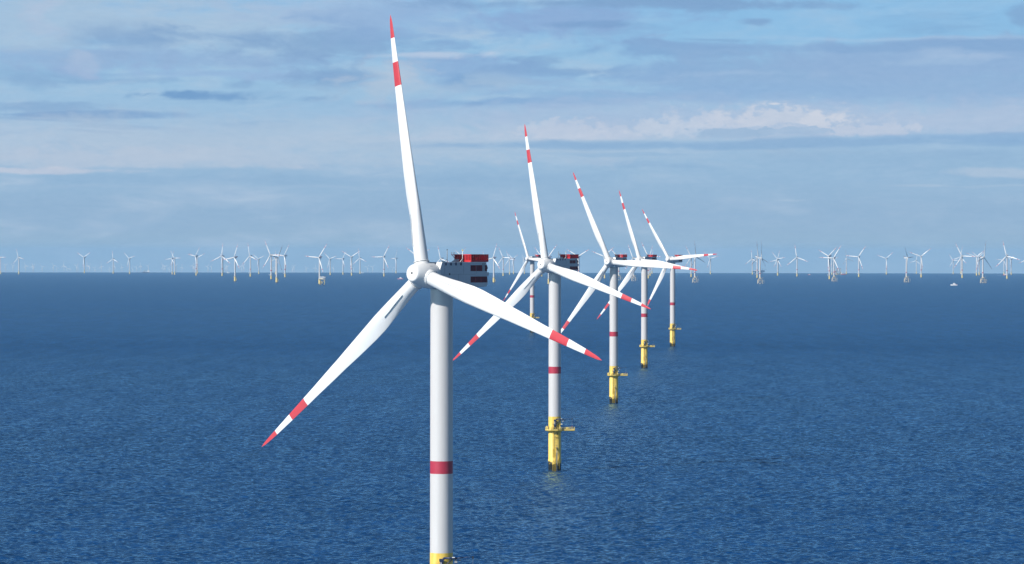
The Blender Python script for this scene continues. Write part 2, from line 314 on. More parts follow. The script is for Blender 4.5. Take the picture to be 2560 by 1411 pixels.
# ------------------------------------------------------------------ sea
import numpy as np
def build_sea():
    """one sheet: coarse rings to beyond the horizon, and a finely meshed sector of real waves in front of the camera"""
    RA, RB, NC = 1150.0, 6500.0, 288; HC = 10                  # sector of +-12.5 degrees
    rr = list(np.geomspace(60, RA, 18)) + [RB]
    while rr[-1] < 62000: rr.append(rr[-1] + 600)
    ia = 17                                                    # ring index of RA
    th = 2*np.pi*np.arange(NC)/NC
    V_ = [np.zeros((1, 3))]
    for r in rr: V_.append(np.stack([r*np.sin(th), r*np.cos(th), np.full(NC, -r*r/(2*RE))], 1))
    nco = 1 + len(rr)*NC
    tri = [(0, 1 + (j+1) % NC, 1 + j) for j in range(NC)]; quad = []
    for i in range(len(rr)-1):
        for j in range(NC):
            if i == ia and (j < HC or j >= NC-HC): continue
            if i == ia:    # the long ring beside the wave sector
                pass
            a, b = 1 + i*NC + j, 1 + i*NC + (j+1) % NC
            quad.append((a, b, b+NC, a+NC))
    NR, NA = 3600, 1100
    half = 2*np.pi*HC/NC
    R = np.geomspace(RA, RB, NR).astype(np.float32); A = np.linspace(-half, half, NA).astype(np.float32)
    rg, ag = np.meshgrid(R, A, indexing='ij'); X = rg*np.sin(ag); Y = rg*np.cos(ag)
    cell = rg*np.float32(math.log(RB/RA)/NR)                   # radial cell size
    H_ = np.zeros_like(X); rs = np.random.RandomState(11)
    for lam in np.geomspace(SEA['lmin'], SEA['lmax'], SEA['nw']):
        lam = lam*rs.uniform(.94, 1.06); d = rs.normal(0, SEA['spread']) + SEA['dir']; k = 2*np.pi/lam
        am = SEA['steep']*lam/(2*np.pi)*rs.uniform(.6, 1.4)*min(1, (5/lam)**.7)
        ph = (k*(X*np.sin(d) + Y*np.cos(d)) + rs.uniform(0, 6.28)).astype(np.float32)
        # wave groups and wind patches
        k2 = k/rs.uniform(5, 9); d2 = rs.uniform(0, 6.28)
        env = 1 + .5*np.sin(k2*(X*np.sin(d2) + Y*np.cos(d2)) + rs.uniform(0, 6.28))
        H_ += (am*np.clip(lam/(2.1*cell) - .6, 0, 1)*env*np.sin(ph)).astype(np.float32)
    H_ += .18*H_*np.abs(H_)                                    # sharper crests
    fade = np.clip((rg-RA)/60, 0, 1)*np.clip((RB-rg)/1800, 0, 1)*np.clip((half-np.abs(ag))/.01, 0, 1)
    Z = H_*fade - rg*rg/np.float32(2*RE)
    V_.append(np.stack([X.ravel(), Y.ravel(), Z.ravel()], 1))
    idx = (np.arange(NR*NA).reshape(NR, NA) + nco)
    q2 = np.stack([idx[:-1, :-1], idx[:-1, 1:], idx[1:, 1:], idx[1:, :-1]], -1).reshape(-1, 4)
    V_ = np.concatenate(V_).astype(np.float32)
    quads = np.concatenate([np.array(quad), q2]).astype(np.int32); tris = np.array(tri, np.int32)
    me = bpy.data.meshes.new('sea'); me.vertices.add(len(V_)); me.vertices.foreach_set('co', V_.ravel())
    nl = tris.size + quads.size; me.loops.add(nl); me.loops.foreach_set('vertex_index', np.concatenate([tris.ravel(), quads.ravel()]))
    npoly = len(tris) + len(quads); me.polygons.add(npoly)
    st = np.concatenate([np.arange(len(tris))*3, tris.size + np.arange(len(quads))*4]).astype(np.int32)
    me.polygons.foreach_set('loop_start', st)
    me.polygons.foreach_set('use_smooth', np.ones(npoly, bool)); me.update(calc_edges=True)
    print('sea polygons', npoly)
    m = bpy.data.materials.new('sea_water'); m.use_nodes = True; nt = m.node_tree; L = nt.links.new
    b = nt.nodes['Principled BSDF']
    t = nt.nodes.new('ShaderNodeNewGeometry')
    def noise(scale, det, rough, st, rot=0):
        mp = nt.nodes.new('ShaderNodeMapping'); mp.inputs['Scale'].default_value = st; mp.inputs['Rotation'].default_value = (0, 0, rot)
        L(t.outputs['Position'], mp.inputs[0])
        n = nt.nodes.new('ShaderNodeTexNoise'); n.inputs['Scale'].default_value = scale; n.inputs['Detail'].default_value = det; n.inputs['Roughness'].default_value = rough
        L(mp.outputs[0], n.inputs['Vector']); return n.outputs['Fac']
    def math_(op, a, b_=None, c_=None):
        n = nt.nodes.new('ShaderNodeMath'); n.operation = op
        for i, q in enumerate((a, b_, c_)):
            if q is None: continue
            if isinstance(q, bpy.types.NodeSocket): L(q, n.inputs[i])
            else: n.inputs[i].default_value = q
        return n.outputs[0]
    mid = noise(SEA['s2'], 5, .6, (1, .6, 1), -.3)
    fine = noise(SEA['s3'], 3, .6, (1, .8, 1), .5)
    hgt = math_('ADD', math_('MULTIPLY', mid, SEA['a2']), math_('MULTIPLY', fine, SEA['a3']))
    bp = nt.nodes.new('ShaderNodeBump'); bp.inputs['Strength'].default_value = 1.0; bp.inputs['Distance'].default_value = 1.0
    L(hgt, bp.inputs['Height']); pass
    patch = noise(.0016, 5, .55, (.5, 1.6, 1))          # wind patches, hundreds of metres long
    r = nt.nodes.new('ShaderNodeValToRGB'); r.color_ramp.elements[0].position = .38; r.color_ramp.elements[1].position = .64
    r.color_ramp.elements[0].color = SEA['c0'] + (1,); r.color_ramp.elements[1].color = SEA['c1'] + (1,)
    L(patch, r.inputs[0])
    streak = noise(SEA['sk'], 9, .78, (1, .7, 1), .15)
    sr = nt.nodes.new('ShaderNodeMapRange'); L(streak, sr.inputs[0]); sr.inputs[1].default_value = .36; sr.inputs[2].default_value = .64; sr.inputs[3].default_value = SEA['k0']; sr.inputs[4].default_value = SEA['k1']
    vm = nt.nodes.new('ShaderNodeVectorMath'); vm.operation = 'SCALE'; L(r.outputs[0], vm.inputs[0])
    gust = noise(.045, 5, .6, (1, .11, 1), .1)                 # gusts roughening the water in long patches
    gr = nt.nodes.new('ShaderNodeMapRange'); L(gust, gr.inputs[0]); gr.inputs[1].default_value = .35; gr.inputs[2].default_value = .65; gr.inputs[3].default_value = .90; gr.inputs[4].default_value = 1.10
    L(math_('MULTIPLY', sr.outputs[0], gr.outputs[0]), vm.inputs['Scale']); pass
    rg = nt.nodes.new('ShaderNodeMapRange'); L(patch, rg.inputs[0]); rg.inputs[1].default_value = .3; rg.inputs[2].default_value = .7
    rg.inputs[3].default_value = SEA['r0']; rg.inputs[4].default_value = SEA['r1']; pass
    # water body and surface sheen; ripples too far off to be meshed only lower the sheen
    df = nt.nodes.new('ShaderNodeBsdfDiffuse'); L(vm.outputs[0], df.inputs['Color']); L(bp.outputs[0], df.inputs['Normal'])
    gl = nt.nodes.new('ShaderNodeBsdfGlossy'); L(rg.outputs[0], gl.inputs['Roughness']); L(bp.outputs[0], gl.inputs['Normal']); gl.inputs['Color'].default_value = SEA['tint'] + (1,)
    fr = nt.nodes.new('ShaderNodeFresnel'); fr.inputs['IOR'].default_value = 1.33; L(bp.outputs[0], fr.inputs['Normal'])
    ln = nt.nodes.new('ShaderNodeVectorMath'); ln.operation = 'LENGTH'; L(t.outputs['Position'], ln.inputs[0])
    sp = nt.nodes.new('ShaderNodeMapRange'); L(ln.outputs['Value'], sp.inputs[0]); sp.inputs[1].default_value = 1300; sp.inputs[2].default_value = 4500
    sp.inputs[3].default_value = SEA['refl']; sp.inputs[4].default_value = SEA['refl_far']
    mx = nt.nodes.new('ShaderNodeMixShader'); L(math_('MULTIPLY', math_('MULTIPLY', fr.outputs[0], sp.outputs[0]), gr.outputs[0]), mx.inputs[0]); L(df.outputs[0], mx.inputs[1]); L(gl.outputs[0], mx.inputs[2])
    L(mx.outputs[0], nt.nodes['Material Output'].inputs[0]); nt.nodes.remove(b)
    me.materials.append(m)
    o = obj('sea', me); tag(o, kind='structure'); return o
build_sea()

# ------------------------------------------------------------------ haze
hb = MB(); hb.box(-64000, 64000, -64000, 64000, -258, 205, None)
hm = bpy.data.meshes.new('haze'); hm.from_pydata(hb.v, [], hb.f); hm.update()
hmat = bpy.data.materials.new('air_haze'); hmat.use_nodes = True; hn = hmat.node_tree; hn.nodes.clear()
pv = hn.nodes.new('ShaderNodeVolumePrincipled'); pv.inputs['Color'].default_value = HAZE['col'] + (1,); pv.inputs['Density'].default_value = HAZE['d']
pv.inputs['Anisotropy'].default_value = 0.0
ho = hn.nodes.new('ShaderNodeOutputMaterial'); hn.links.new(pv.outputs[0], ho.inputs['Volume'])
hm.materials.append(hmat)
haze = obj('haze', hm); tag(haze, kind='stuff')
# ------------------------------------------------------------------ blades
def interp(tab, r):
    for (a, *va), (b, *vb) in zip(tab, tab[1:]):
        if r <= b:
            t = max(0, (r - a)/(b - a)); t = t*t*(3-2*t)*.5 + t*.5
            return [x + (y-x)*t for x, y in zip(va, vb)]
    return tab[-1][1:]
BT = [  # r, chord, thickness ratio, twist, share of chord ahead of the pitch axis
 (3.0, 4.1, 1.0, 16, .5), (6.5, 4.12, 1.0, 16, .5), (11, 4.55, .80, 16, .47), (16, 5.15, .56, 15, .43), (21, 5.55, .42, 13, .40), (25, 5.45, .35, 11.5, .38),
 (31, 5.0, .29, 9, .37), (41, 4.05, .25, 5, .36), (54.4, 3.0, .21, 2, .35), (61.8, 2.42, .19, 1, .35), (70, 1.72, .17, 0, .36),
 (74.5, 1.25, .16, -.5, .40), (77, .75, .16, -1, .48), (78.1, .2, .16, -1, .6), (78.45, .03, .2, -1, .7)]
def blade_section(r, n=28):
    ch, th, tw, le = interp(BT, r); tw = R_(tw)
    pts = []
    for j in range(n):
        a = 2*pi*j/n
        xc = .5 + .5*cos(a)                        # 1 = leading edge, 0 = trailing edge
        s = 1 if sin(a) >= 0 else -1
        x = 1 - xc
        y4 = 5*th*(.2969*sqrt(max(x, 0)) - .126*x - .3516*x*x + .2843*x**3 - .1036*x**4)
        yc = sqrt(max(0, .25 - (x-.5)**2))*th
        w = min(1, max(0, (th - .45)/.5))
        y = (yc*w + y4*(1-w))*ch*s
        X = (xc - (1-le))*ch
        bend = -4.39*r/78.45                     # cone
        # x = leading-edge side, -y = upwind
        px = X*cos(tw) + y*sin(tw); py = -X*sin(tw) + y*cos(tw)
        pts.append((px, py + bend, r))
    return pts
def blade_mesh(far=False):
    m = MB()
    B = (78.45 - 21.6, 78.45 - 14.4, 78.45 - 7.1)
    rs = [3.0, 4.5, 6.5, 8, 9.5, 11, 13, 15, 17, 19, 21, 23, 25, 28, 31, 35, 39, 43, 47, 52, B[0], B[1], B[2], 73.5, 75.5, 77, 77.8, 78.2, 78.45] if not far else [3, 8, 14, 21, 30, 42, B[0], B[1], B[2], 76, 78.4]
    n = 28 if not far else 8
    sec = {r: blade_section(r, n) for r in rs}
    def seg(lo, hi, mt, cap):
        m.rings([sec[r] for r in rs if lo <= r <= hi], mt, True, cap)
    seg(0, B[0], WHITE, (True, False)); seg(B[0], B[1], RED, (False, False)); seg(B[1], B[2], WHITE, (False, False)); seg(B[2], 99, RED, (False, True))
    if not far:
        T_ = Matrix.Translation((0, -.22, 0))
        m.lathe([(2.0, 3.62), (2.34, 3.64), (2.34, 3.92), (2.04, 4.0)], WHITE, 36, M=T_)
        m.lathe([(2.16, 3.48), (2.16, 3.63)], DARK, 36, M=T_)
    return m.mesh('blade')
def strip_mesh():   # serrated flow strip standing on the upwind face near the root
    m = MB(); k = 0; r = 8.4
    while r < 17.8:
        a = blade_section(r); b = blade_section(r + .34)
        def base(sec, r):
            ch, th, tw, le = interp(BT, r)
            cand = [p for j, p in enumerate(sec) if j > 14]     # upwind surface
            return Vector(sec[20])*.5 + Vector(sec[21])*.5
        p, q = base(a, r), base(b, r + .34); up = Vector((-.27, -.96, 0)); hgt = .34
        t = Vector((.05, 0, 0))
        vs = [p - t, p + t, q + t, q - t, p - t + up*hgt, p + t + up*hgt, q + t + up*hgt, q - t + up*hgt]
        m.add(vs, [(0,3,2,1),(4,5,6,7),(0,1,5,4),(1,2,6,5),(2,3,7,6),(3,0,4,7)], GREY); q2 = base(blade_section(r + .37), r + .37); m.tube(p, q2, .06, STEEL, 4); r += .37
    return m.mesh('flow_strip')
BLADE, STRIP = blade_mesh(), strip_mesh()

# ------------------------------------------------------------------ hub
def hub_mesh():
    m = MB()
    m.lathe([(3.35, 3.7), (3.66, 3.6), (3.76, 3.1), (3.80, 1.6), (3.74, 0), (3.52, -1.5), (3.12, -2.9), (2.72, -3.9), (2.46, -4.45), (2.28, -4.68), (2.1, -4.76)], WHITE, 56, axis='Y')
    m.lathe([(2.1, -4.76), (1.2, -4.80), (.30, -4.81)], WHITE, 56, axis='Y')
    m.lathe([(3.35, 3.7), (3.2, 3.95)], WHITE, 56, axis='Y')
    for k in range(3):
        M = Matrix.Rotation(2*pi*k/3, 4, 'Y') @ Matrix.Translation((0, -.2, 0))
        m.lathe([(2.75, 1.9), (2.46, 2.8), (2.30, 3.3), (2.28, 3.48)], WHITE, 36, M=M)
        m.lathe([(1.9, 3.48), (2.28, 3.48)], DARK, 36, M=M)
    for k in range(6):   # lifting bolts and hatch seams
        a = 2*pi*k/6 + .5
        for yy in (1.6, -.4):
            p = Vector((3.7*sin(a), yy, 3.7*cos(a))); m.tube(p, p*1.0 + Vector((sin(a), 0, cos(a)))*.16, .13, DARK, 6)
    for k in range(3):
        a = 2*pi*k/3 + pi/3
        m.tube((3.70*sin(a), 2.6, 3.70*cos(a)), (3.73*sin(a), -.2, 3.73*cos(a)), .07, STEEL, 4)
    return m.mesh('rotor_hub')
HUB = hub_mesh()
hm_ = MB(); hm_.lathe([(.0, -4.84), (.32, -4.84), (.36, -4.78)], DARK, 24, axis='Y'); HOLE = hm_.mesh('nose_opening')

# ------------------------------------------------------------------ nacelle (local: -Y upwind, z relative to the hub axis)
NZ = 110.0
W2 = 3.3
def nacelle_mesh():
    m = MB()
    prof = [(-3.45, 4.25), (15.7, 4.25), (16.2, 3.3), (16.5, 2.9), (16.5, 2.35), (16.1, 2.3), (16.2, 1.3), (16.25, .45), (16.3, -.8), (16.6, -.85), (16.5, -1.6),
            (16.1, -2.6), (15.8, -2.85), (9.0, -3.2), (-1.0, -3.5), (-3.9, -3.2), (-4.4, -1.4), (-4.4, .8), (-4.1, 2.6)]
    m.prism(prof, -W2, W2, NACSHADE)
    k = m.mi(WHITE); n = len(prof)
    for i in (0, n-1, n-2, n-3, n-4, n-5): m.m[2+i] = k        # front and roof faces whiter than the sides, sunlight put into the colour
    return m.mesh('nacelle')
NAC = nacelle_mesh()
def nacelle_parts(par):
    m = MB(); m.lathe([(3.0, -4.6), (3.3, -4.55), (3.4, -4.3), (3.4, -3.3)], WHITE, 56, axis='Y')
    
    obj('generator_ring', m.mesh('generator_ring'), par)
    m = MB()           # bumper ledge round the rear
    m.box(-W2-.03, W2+.03, 11.0, 16.85, .42, 1.38, NACSHADE)
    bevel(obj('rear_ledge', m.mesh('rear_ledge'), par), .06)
    m = MB(); m.box(-W2-.06, W2+.06, -3.3, 15.8, 4.22, 4.42, WHITE); obj('roof_deck', m.mesh('roof_deck'), par)
    for z0, z1, y0 in ((1.75, 3.50, 8.85), (-1.62, .16, 8.9)):
        m = MB(); m.prism([(y0, z0), (16.05, z0), (16.05, z1), (y0, z1)], -W2-.025, W2+.025, DRED)
        for yy in (11.0, 13.4): m.box(W2+.02, W2+.07, yy-.05, yy+.05, z0, z1, RED)
        obj('red_panel', m.mesh('red_panel'), par)
    m = MB(); m.box(W2-.2, W2+.09, 13.85, 15.0, 1.75, 4.1, STEEL)
    for k in range(10): m.box(W2+.09, W2+.15, 13.9, 14.95, 1.85+.22*k, 1.93+.22*k, GREY)
    obj('louvre', m.mesh('louvre'), par)
    m = MB(); m.box(W2-.1, W2+.05, -.5, .12, .5, 1.25, GREY); m.box(W2+.02, W2+.09, -.38, .08, .58, 1.18, DARK); obj('porthole', m.mesh('porthole'), par)
    for yy in (-2.0, .15, 2.3, 4.45):
        m = MB(); m.box(W2+.06, W2+.34, yy-.06, yy+.02, 3.5, 4.35, NAVY); m.box(W2+.08, W2+.32, yy+.021, yy+.3, 3.45, 4.3, DARK)
        obj('lifting_lug', m.mesh('lifting_lug'), par)
    m = MB()
    for yy in (-2.2, 5.9, 11.4): m.box(W2, W2+.03, yy-.04, yy+.04, .95, 3.4, STEEL)
    m.box(W2, W2+.025, -3.9, 11.0, .80, .88, STEEL); m.box(W2, W2+.025, 3.6, 3.68, -3.4, .8, STEEL)
    obj('panel_seam', m.mesh('panel_seam'), par)
    # hoist basket
    y0, y1, zb, zt = 9.1, 16.5, 4.55, 6.62
    hd = obj('hoist_basket', None, par)
    m = MB(); m.box(-W2, W2, y0, y1, zb-.12, zb, RED)
    for xx in (-2.6, 2.6):
        for yy in (9.2, 12.2, 14.6): m.tube((xx, yy, 4.38), (xx, yy, zb-.1), .16, WHITE, 8)
    m.prism([(7.2, 4.42), (9.0, 5.3), (9.0, 4.42)], -3.0, -1.4, GREY)
    hd.data = None
    fl = m.mesh('hoist_basket'); bpy.data.objects.remove(hd); hd = obj('hoist_basket', fl, par)
    m = MB()
    for xx in (-W2, W2): m.box(xx-.04, xx+.04, y0, y1, zb+.05, zt-.1, REDMESH)
    for yy in (y0, y1): m.box(-W2+.05, W2-.05, yy-.04, yy+.04, zb+.05, zt-.1, REDMESH)
    obj('safety_mesh', m.mesh('safety_mesh'), hd)
    m = MB()
    for xx in (-W2, W2):
        for k in range(9): yy = y0 + (y1-y0)*k/8; m.box(xx-.09, xx+.09, yy-.09, yy+.09, zb, zt, BASKET)
        m.box(xx-.1, xx+.1, y0-.1, y1+.1, zt-.09, zt+.09, BASKET); m.box(xx-.08, xx+.08, y0, y1, zb-.02, zb+.42, BASKET)
    for yy in (y0, y1):
        for k in range(1, 6): xx = -W2 + 2*W2*k/6; m.box(xx-.09, xx+.09, yy-.09, yy+.09, zb, zt, BASKET)
        m.box(-W2, W2, yy-.1, yy+.1, zt-.09, zt+.09, BASKET); m.box(-W2, W2, yy-.08, yy+.08, zb-.02, zb+.42, BASKET)
    m.box(-W2+.2, -W2+1.3, 9.8, 10.9, zb, zb+1.7, ORANGE); m.box(.8, 1.9, 13.6, 15, zb, zb+1.2, BASKET)
    obj('railing', m.mesh('railing'), hd)
    m = MB(); m.box(-3.2, -2.95, 7.4, 9.0, 6.45, 6.62, RED); m.box(-2.95, -1.6, 8.7, 8.98, 6.46, 6.61, RED); m.box(-1.85, -1.6, 7.9, 8.7, 6.46, 6.61, RED); m.tube((-3.05, 8.9, 5.4), (-3.05, 7.8, 6.45), .09, STEEL)
    for yy in (7.5, 8.2, 8.8): m.tube((-3.07, yy, 6.6), (-3.07, yy, 7.15), .05, RED, 6); m.lathe([(0, 7.1), (.11, 7.18), (0, 7.3)], RED, 8, M=Matrix.Translation((-3.07, yy, 0)))
    obj('sensor_arm', m.mesh('sensor_arm'), par)
    ym = -.85; m = MB(); m.tube((W2-.3, ym, 4.4), (W2-.3, ym, 7.9), .10, STEEL, 8); m.tube((W2-.3, ym, 5.3), (W2-.3, ym-1.3, 4.45), .07, STEEL, 6); m.tube((W2-.3, ym, 7.9), (W2-.3, ym, 8.15), .15, DARK, 8)
    m.box(W2-.55, W2-.05, ym-2.0, ym-1.2, 4.4, 4.65, DARK); obj('mast', m.mesh('mast'), par)
    ym = 5.3; m = MB(); m.tube((W2+.1, ym, 4.4), (W2+.1, ym, 7.7), .09, WHITE, 8); m.tube((W2+.1, ym-1.1, 4.45), (W2+.1, ym, 5.4), .09, WHITE, 8)
    m.lathe([(0, 7.6), (.16, 7.68), (.22, 7.88), (.16, 8.05), (0, 8.12)], PALEY, 12, M=Matrix.Translation((W2+.1, ym, 0))); obj('beacon_mast', m.mesh('beacon_mast'), par)

# ------------------------------------------------------------------ tower and foundation of the near row
def tower_mesh():
    m = MB(); r0, r1, z0, z1 = 3.36, 3.30, 29.23, 106.5
    r = lambda z: r0 + (r1-r0)*(z-z0)/(z1-z0)
    def seg(a, b, mt):
        zs = [a + (b-a)*k/4 for k in range(5)]; m.lathe([(r(z), z) for z in zs], mt, 64)
    seg(z0, 52.42, TOWERW); seg(52.42, 56.14, TRED); seg(56.14, z1, TOWERW)
    for z in (33.5, 50.0, 63.0, 76.5, 91.0): m.lathe([(r(z)+.004, z-.05), (r(z)+.035, z), (r(z)+.004, z+.05)], TOWERW, 64)
    return m.mesh('tower')
TOWER = tower_mesh()
def pile_mesh():
    m = MB(); m.lathe([(3.40, -6), (3.40, 3.4)], PILE, 64); m.lathe([(3.40, 3.4), (3.57, 3.5), (3.57, 3.7)], PILE, 64)
    m.lathe([(3.57, 3.7), (3.55, 6.2), (3.42, 6.3)], PILE, 64); m.lathe([(3.42, 6.3), (3.38, 29.23)], PILE, 64)
    return m.mesh('transition_piece')
PILEM = pile_mesh()
def octo(r): return [(r*cos(pi/8 + k*pi/4), r*sin(pi/8 + k*pi/4)) for k in range(8)]
ZP = 22.2
OUT = [(5.1, -2.6), (3.6, -3.9), (1.6, -5.1), (-2.2, -5.1), (-5.0, -2.4), (-5.0, 2.2), (-2.2, 5.0), (2.2, 5.0), (5.0, 2.6), (10.7, 2.6), (10.7, -2.6)]
def platform_mesh():
    m = MB(); m.prism(OUT, ZP-.12, ZP, STEEL, axis='Z')
    n = len(OUT)
    for i in range(n):
        a, b = Vector(OUT[i] + (0,)), Vector(OUT[(i+1) % n] + (0,)); d = b-a; L = d.length
        M = Matrix.Translation((a.x, a.y, 0)) @ Matrix.Rotation(atan2(d.y, d.x), 4, 'Z')
        m.box(0, L, -.12, .12, ZP-.42, ZP-.121, YELLOW, M); m.box(0, L, -.05, .05, ZP+.002, ZP+.26, PALEY, M)
    for k in range(8):
        a = k*pi/4 + .2; m.tube((3.38*cos(a), 3.38*sin(a), ZP-1.4), (4.75*cos(a), 4.75*sin(a), ZP-.4), .12, YELLOW, 8)
    for yy in (-2.3, 0, 2.3): m.box(3.2, 10.6, yy-.12, yy+.12, ZP-.58, ZP-.125, YELLOW)
    for xx in (5.5, 7.2, 8.9): m.box(xx-.1, xx+.1, -2.5, 2.5, ZP-.5, ZP-.13, YELLOW)
    return m.mesh('service_platform')
PLAT = platform_mesh()
def rail_mesh():
    m = MB(); n = len(OUT)
    for i in range(n):
        a, b = Vector(OUT[i] + (ZP,)), Vector(OUT[(i+1) % n] + (ZP,)); d = b-a; L = d.length; k = max(2, round(L/1.25))
        for j in range(k): p = a + d*j/k; m.tube(p, p + Vector((0, 0, 1.25)), .07, PALEY, 6)
        for z in (.65, 1.22): m.tube(a + Vector((0, 0, z)), b + Vector((0, 0, z)), .06, PALEY, 6)
    return m.mesh('platform_railing')
RAIL = rail_mesh()
CAB = []      # cabinets on the platform
for a_ in ((-4.7, -3.7, -2.2, -.2, 1.9, PALEY), (-1.9, -1.0, -4.6, -3.9, 1.5, YELLOW), (5.9, 7.5, .8, 2.1, 1.1, PALEY), (8.2, 9.6, -.5, 1.2, .9, STEEL), (2.4, 3.2, -4.1, -3.5, 1.7, PALEY)):
    m = MB(); m.box(*a_[:4], ZP+.01, ZP+a_[4], a_[5]); m.box(a_[0]-.05, a_[1]+.05, a_[2]-.05, a_[3]+.05, ZP+a_[4], ZP+a_[4]+.08, STEEL); CAB.append(m.mesh('cabinet'))
def crane_post():
    m = MB(); m.tube((.15, -4.3, ZP+.01), (.15, -4.3, ZP+5.0), .52, NAVY, 16); m.box(-.55, .75, -4.85, -3.75, ZP+2.3, ZP+3.3, NAVY)
    m.box(-.35, .25, -4.92, -4.86, ZP+3.0, ZP+4.5, STEEL); m.tube((-1.3, -4.3, ZP+3.0), (-.4, -4.3, ZP+3.0), .1, NAVY)
    return m.mesh('deck_crane')
def crane_boom():
    m = MB(); a = (.15, -4.3, ZP+4.9)
    m.box(-.55, .75, -4.8, -3.8, ZP+4.7, ZP+5.5, NAVY); m.tube(a, (1.0, -4.4, ZP+5.75), .34, NAVY, 10)
    m.tube((.9, -4.4, ZP+5.72), (4.6, -4.6, ZP+5.72), .33, NAVY, 10); m.tube((4.5, -4.6, ZP+5.72), (6.4, -4.7, ZP+5.95), .2, NAVY, 8); m.tube((6.3, -4.7, ZP+5.93), (9.2, -4.8, ZP+6.15), .1, NAVY, 8)
    m.box(9.1, 9.5, -5.0, -4.6, ZP+5.5, ZP+6.35, DARK); m.tube((9.3, -4.8, ZP+5.5), (9.3, -4.8, ZP+2.2), .03, STEEL, 5); m.box(5.1, 5.8, -4.8, -4.4, ZP+5.0, ZP+5.3, DARK)
    m.tube((.6, -4.3, ZP+3.1), (3.3, -4.5, ZP+5.4), .15, NAVY, 8); m.box(3.2, 4.0, -5.0, -4.9, ZP+5.85, ZP+6.1, WHITE); m.box(3.9, 4.7, -4.2, -3.6, ZP+4.3, ZP+5.4, STEEL)
    return m.mesh('crane_boom')
CRP, CRB = crane_post(), crane_boom()
hkm = MB(); hkm.lathe([(0, 1.75), (.12, 1.8), (.14, 2.05), (0, 2.2)], RED, 8, M=Matrix.Translation((9.3, -4.8, ZP))); HOOK = hkm.mesh('hook')
def davit():
    m = MB(); pts = [(2.6, -3.3, ZP)] + [(2.6 + .75*(1-cos(t)), -3.3-.2*t, ZP + 2.2 + .9*sin(t)) for t in [0, .5, 1, 1.57, 2.1, 2.6]]
    m.path(pts, .17, YELLOW, 8); m.box(3.3, 4.0, -4.0, -3.6, ZP+2.9, ZP+3.3, WHITE); m.tube((1.4, -3.5, ZP), (1.4, -3.5, ZP+2.4), .1, PALEY)
    return m.mesh('davit')
DAV = davit()
def ladder():
    m = MB(); y = -3.95
    for xx in (-1.15, -.6): m.tube((xx, y, 7.5), (xx, y, ZP+2.6), .085, YELLOW, 6)
    z = 7.6
    while z < ZP + 2.5: m.tube((-1.15, y, z), (-.6, y, z), .04, YELLOW, 5); z += .55
    z = 9.5
    while z < ZP - 1: m.path([(-1.15, y, z), (-1.25, y-.45, z), (-.88, y-.75, z), (-.5, y-.45, z), (-.6, y, z)], .045, YELLOW, 5); z += 1.4
    for z in (8, 11, 14, 17, 20): m.tube((-.88, -3.3, z), (-.88, y, z), .1, YELLOW, 6)
    z = ZP + .4
    while z < ZP + 4.6: m.path([(-1.5, -3.3, z), (-1.5, -3.9, z), (-.8, -3.9, z), (-.8, -3.3, z)], .05, PALEY, 5); z += .8
    for xx in (-1.5, -.8): m.tube((xx, -3.9, ZP+.4), (xx, -3.9, ZP+4.4), .05, PALEY, 5)
    return m.mesh('ladder')
LAD = ladder()
def landing():
    m = MB(); y = -4.75
    for xx in (-.95, 1.15):
        m.tube((xx, y, -2), (xx, y, 11.2), .15, STEEL if xx > 0 else YELLOW, 10)
        for z in (1.2, 5.2, 9.4, 11.1): m.tube((xx, y, z), (xx*.95, -3.3, z + .5), .15, YELLOW, 8)
    for xx in (-.25, .45): m.tube((xx, y+.35, -1), (xx, y+.35, 13.5), .08, YELLOW, 6)
    z = -.5
    while z < 13: m.tube((-.25, y+.35, z), (.45, y+.35, z), .045, YELLOW, 5); z += .5
    m.tube((1.15, y, 11.1), (1.15, y+.8, 14.2), .12, NAVY, 8); m.box(.2, 1.6, -4.3, -3.3, 12.6, 12.72, STEEL); m.tube((1.9, -3.6, 5.2), (2.6, -2.5, 9.4), .14, YELLOW, 8)
    m.tube((2.5, -2.75, 1), (2.5, -2.75, 9), .13, YELLOW, 8)
    return m.mesh('boat_landing')
LAND = landing()
def number_mesh(txt, z):
    me_all = MB()
    for txt, z in ((txt, z),):
        cu = bpy.data.curves.new('txt', 'FONT'); cu.body = txt; cu.size = 1.9; cu.align_x = 'CENTER'; cu.extrude = 0; cu.offset = .03
        to = bpy.data.objects.new('txt', cu); col.objects.link(to)
        me = bpy.data.meshes.new_from_object(to); vs = []
        for v in me.vertices:
            a = (1.15 + v.co.x)/3.4; vs.append((3.415*sin(a), -3.415*cos(a), z + v.co.y))
        me_all.add(vs, [tuple(p.vertices) for p in me.polygons], DARK)
        bpy.data.objects.remove(to); bpy.data.curves.remove(cu)
    return me_all.mesh('identification_number')
NUM = (number_mesh('N', 19.5), number_mesh('24', 17.1))

